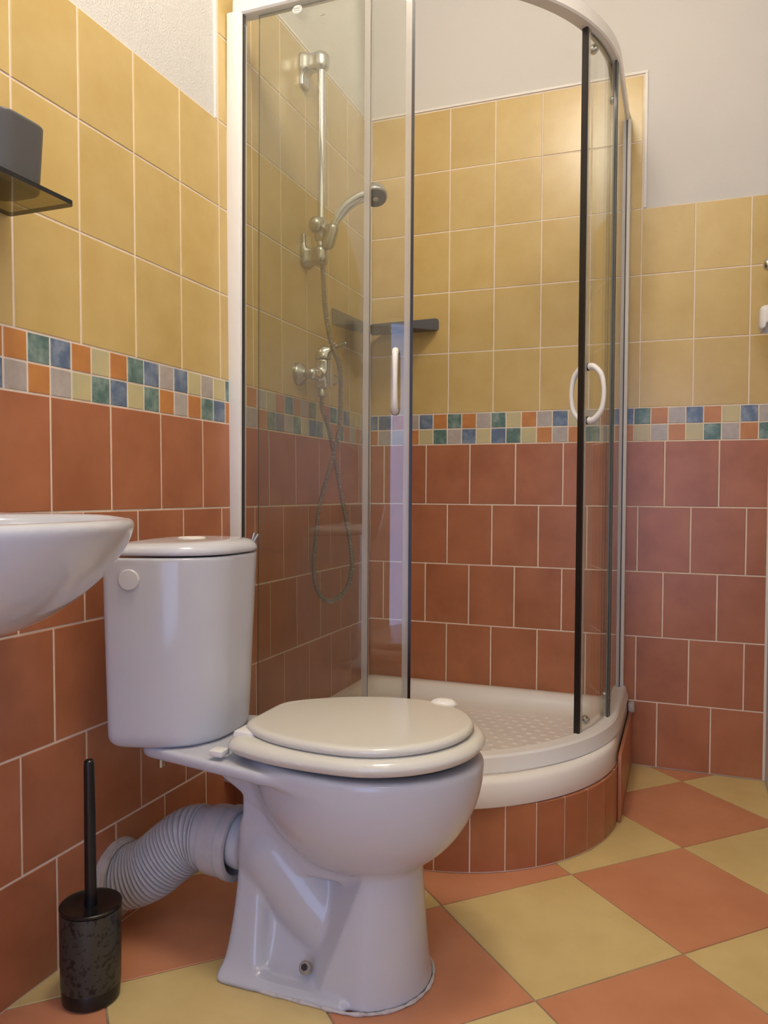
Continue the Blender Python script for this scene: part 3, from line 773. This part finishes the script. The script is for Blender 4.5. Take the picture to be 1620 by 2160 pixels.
items = [(*lathe_vf([(-.008, .0105), (.002, .0105), (.0035, .009), (.0035, .006)], (.443, Y0-.1055, .050), (0, -.80, .60), 20), 0), (*lathe_vf([(-.004, .0055), (.0062, .0055), (.0075, .004)], (.443, Y0-.1055, .050), (0, -.80, .60), 6), 1)]
multi('floor_screw', items, [M['chromed'], M['ink']], to)

# chrome fitting peeking out behind the far side of the cistern
fit = thing('cistern_fitting', 'bent chrome fitting peeking out behind the far side of the cistern', 'fitting', (0, -.99, .72))
tube('arm', catmull([(-.002, -.990, .700), (.035, -.992, .690), (.080, -.990, .690), (.105, -.985, .715), (.113, -.978, .745)], 8), .0045, M['chromed'], fit, 12)
tube('arm', catmull([(.085, -.990, .672), (.098, -.988, .690), (.112, -.984, .720), (.121, -.975, .742)], 8), .0045, M['chromed'], fit, 12)
lathe('wall_plate', [(0, .018), (.004, .018), (.006, .012)], (-.001, -.990, .700), (1, 0, 0), M['chromed'], fit, 24)

# ------------------------------------------------------------------ waste pipe
wp = thing('waste_pipe', 'white ribbed flexible waste pipe from the toilet outlet into the wall', 'pipe', (0, -1.30, .09))
PZ = .182
lathe('collar', [(0, .058), (.002, .063), (.020, .064), (.034, .064), (.036, .0615), (.040, .0615), (.042, .067), (.058, .0675), (.060, .062), (.058, .056), (.02, .054), (.002, .054)], (.196, Y0, PZ), (1, 0, 0), M['pipe'], wp, 44)
PP = resample(catmull([(.205, Y0, PZ), (.178, Y0-.001, PZ+.001), (.148, Y0-.006, .176), (.114, Y0-.016, .150), (.076, Y0-.028, .117), (.036, Y0-.038, .098), (.004, Y0-.042, .093)], 16), 480)
RR = [(.0565 if i < 60 else .0550+.0042*(abs(math.sin((i-60)*math.pi/16.))**.6*2-1)) for i in range(480)]
tube('ribbed_hose', PP, RR, M['pipe'], wp, 40, angle=80)
lathe('wall_socket', [(-.004, .074), (.006, .075), (.018, .071), (.022, .063), (.018, .058), (.0, .058)], (.002, Y0-.043, .093), (1, .05, .06), M['mortar'], wp, 40, label='grey mortar ring at the wall')

# ------------------------------------------------------------------ toilet brush and its holder
HX, HY = .113, -1.502
hb = thing('brush_holder', 'dark speckled cylindrical toilet brush holder on the floor by the left wall', 'brush holder', (HX, HY, 0))
lathe('foot', [(0, .041), (.004, .0455), (.026, .0470), (.028, .0460)], (HX, HY, 0), (0, 0, 1), M['blk'], hb, 48)
lathe('body', [(.027, .0458), (.0275, .0476), (.150, .0486), (.152, .0482), (.152, .0455), (.06, .044)], (HX, HY, 0), (0, 0, 1), M['stone'], hb, 48)
tb = thing('toilet_brush', 'black toilet brush with long straight handle standing in the speckled holder', 'brush', (HX, HY, .06))
lathe('lid', [(0, .0455), (.0015, .0490), (.005, .0495), (.0065, .0478), (.004, .043), (.003, .02)], (HX, HY, .1525), (0, 0, 1), M['blk'], tb, 48)
lathe('handle', [(0, .0105), (.02, .0096), (.23, .0086), (.238, .0080), (.240, .006)], (HX, HY, .1555), (-.012, 0, 1), M['blk'], tb, 24)
lathe('bristle_head', [(0, .02), (.004, .034), (.07, .034), (.08, .01), (.09, .006)], (HX, HY, .066), (0, 0, 1), M['blk'], tb, 20)

# ------------------------------------------------------------------ wash basin
BCY = -1.84; BZ = .803
ba = thing('wash_basin', 'white oval ceramic wash basin fixed to the left wall', 'wash basin', (0, BCY, .64))
def basin(X, Y, Z):
    def out(X, Y, s, xs=0.): return egg2(X, Y, .12, BCY, .285*s-xs, .40, .285*s)
    t = np.clip((BZ-Z)/.160, 0, 1); s = np.sqrt(np.clip(1-.90*t**1.62, .02, 1))
    o = np.where(True, egg2(X, Y, .12, BCY, 1, 1, 1), 0)
    fa, ha = .276*s, .280*s
    a = np.where(X > .12, fa, .50); k = np.sqrt(((X-.12)/a)**2+((Y-BCY)/ha)**2); g = np.sqrt(((X-.12)/a**2)**2+((Y-BCY)/ha**2)**2)
    o = k*(k-1)/np.maximum(g, 1e-6)*.85
    d = smax(smax(smax(o, Z-BZ, .016), .652-Z, .03), -.002-X, .004)
    inn = s_ell(X, Y, Z, (.205, BCY, BZ+.02), (.160, .235, .135))
    return smax(d, -inn, .016)
sdf_mesh('bowl', basin, (-.02, BCY-.32, .60), (.44, BCY+.32, .83), .0048, M['ceramic'], ba)
lathe('drain', [(0, .022), (.003, .022), (.004, .016)], (.205, BCY, .6865), (0, 0, 1), M['chrome2'], ba, 24)

# ------------------------------------------------------------------ smoked glass shelf with a grey tumbler
gs = thing('glass_shelf', 'smoked glass shelf with rounded corners on the left wall', 'shelf', (0, -1.80, 1.28))
def rr(x0, x1, y0, y1, r, n=6):
    P = []
    for cx, cy, a in ((x1-r, y1-r, 0), (x0+.004, y1-.004, 90), (x0+.004, y0+.004, 180), (x1-r, y0+r, 270)):
        rr_ = r if cx > (x0+x1)/2 else .004
        P += [(cx+rr_*math.cos(math.radians(a+90*k/n)), cy+rr_*math.sin(math.radians(a+90*k/n))) for k in range(n+1)]
    return P
P = rr(-.004, .129, -2.06, -1.549, .010); n = len(P)
V = [(x, y, 1.2785) for x, y in P]+[(x, y, 1.2855) for x, y in P]
F = [tuple(range(n))[::-1], tuple(range(n, 2*n))]+[(k, (k+1) % n, n+(k+1) % n, n+k) for k in range(n)]
mesh('pane', V, F, [M['smoke'], M['smoke_edge']], gs, False, [0, 0]+[1]*n)
box('bracket', (-.008, .004, -2.02, -1.60, 1.270, 1.2785), M['blk'], gs, .002)
cp = thing('tumbler', 'dark grey rounded square tumbler standing on the smoked glass shelf', 'tumbler', (.056, -1.617, 1.286))
def cup(X, Y, Z):
    t = np.clip((Z-1.286)/.1, 0, 1); hx = .042+.004*t
    q = smax(np.abs(X-.056)-hx, np.abs(Y+1.619)-hx, .026)
    return smax(smax(smax(q, 1.2862-Z, .006), Z-1.389, .003), -smax(smax(q+.004, 1.292-Z, .006), Z-1.5, .01), .002)
sdf_mesh('cup', cup, (.0, -1.68, 1.275), (.115, -1.555, 1.40), .0032, M['cup'], cp)

# ------------------------------------------------------------------ things on the right wall, at the picture's edge
hk = thing('coat_hook', 'round chrome knob hook on the right wall beside the yellow tiles', 'hook', (ROOM_X, -.10, 1.478))
lathe('knob', [(0, .016), (.003, .016), (.005, .007), (.012, .007), (.015, .013), (.021, .0175), (.028, .0185), (.034, .016), (.038, .009), (.039, .003)], (ROOM_X, -.10, 1.478), (-1, 0, 0), M['chrome2'], hk, 28)
wh = thing('wall_holder', 'white plastic wall holder with open underside below the chrome knob', 'holder', (ROOM_X, -.12, 1.31))
def hol(X, Y, Z):
    a = s_box(X, Y, Z, (1.235, -.12, 1.322), (.030, .032, .036), .016)
    return smax(a, -s_box(X, Y, Z, (1.236, -.125, 1.296), (.022, .024, .020), .012), .006)
sdf_mesh('shell', hol, (1.19, -.17, 1.27), (1.254, -.07, 1.38), .003, M['plastic'], wh)
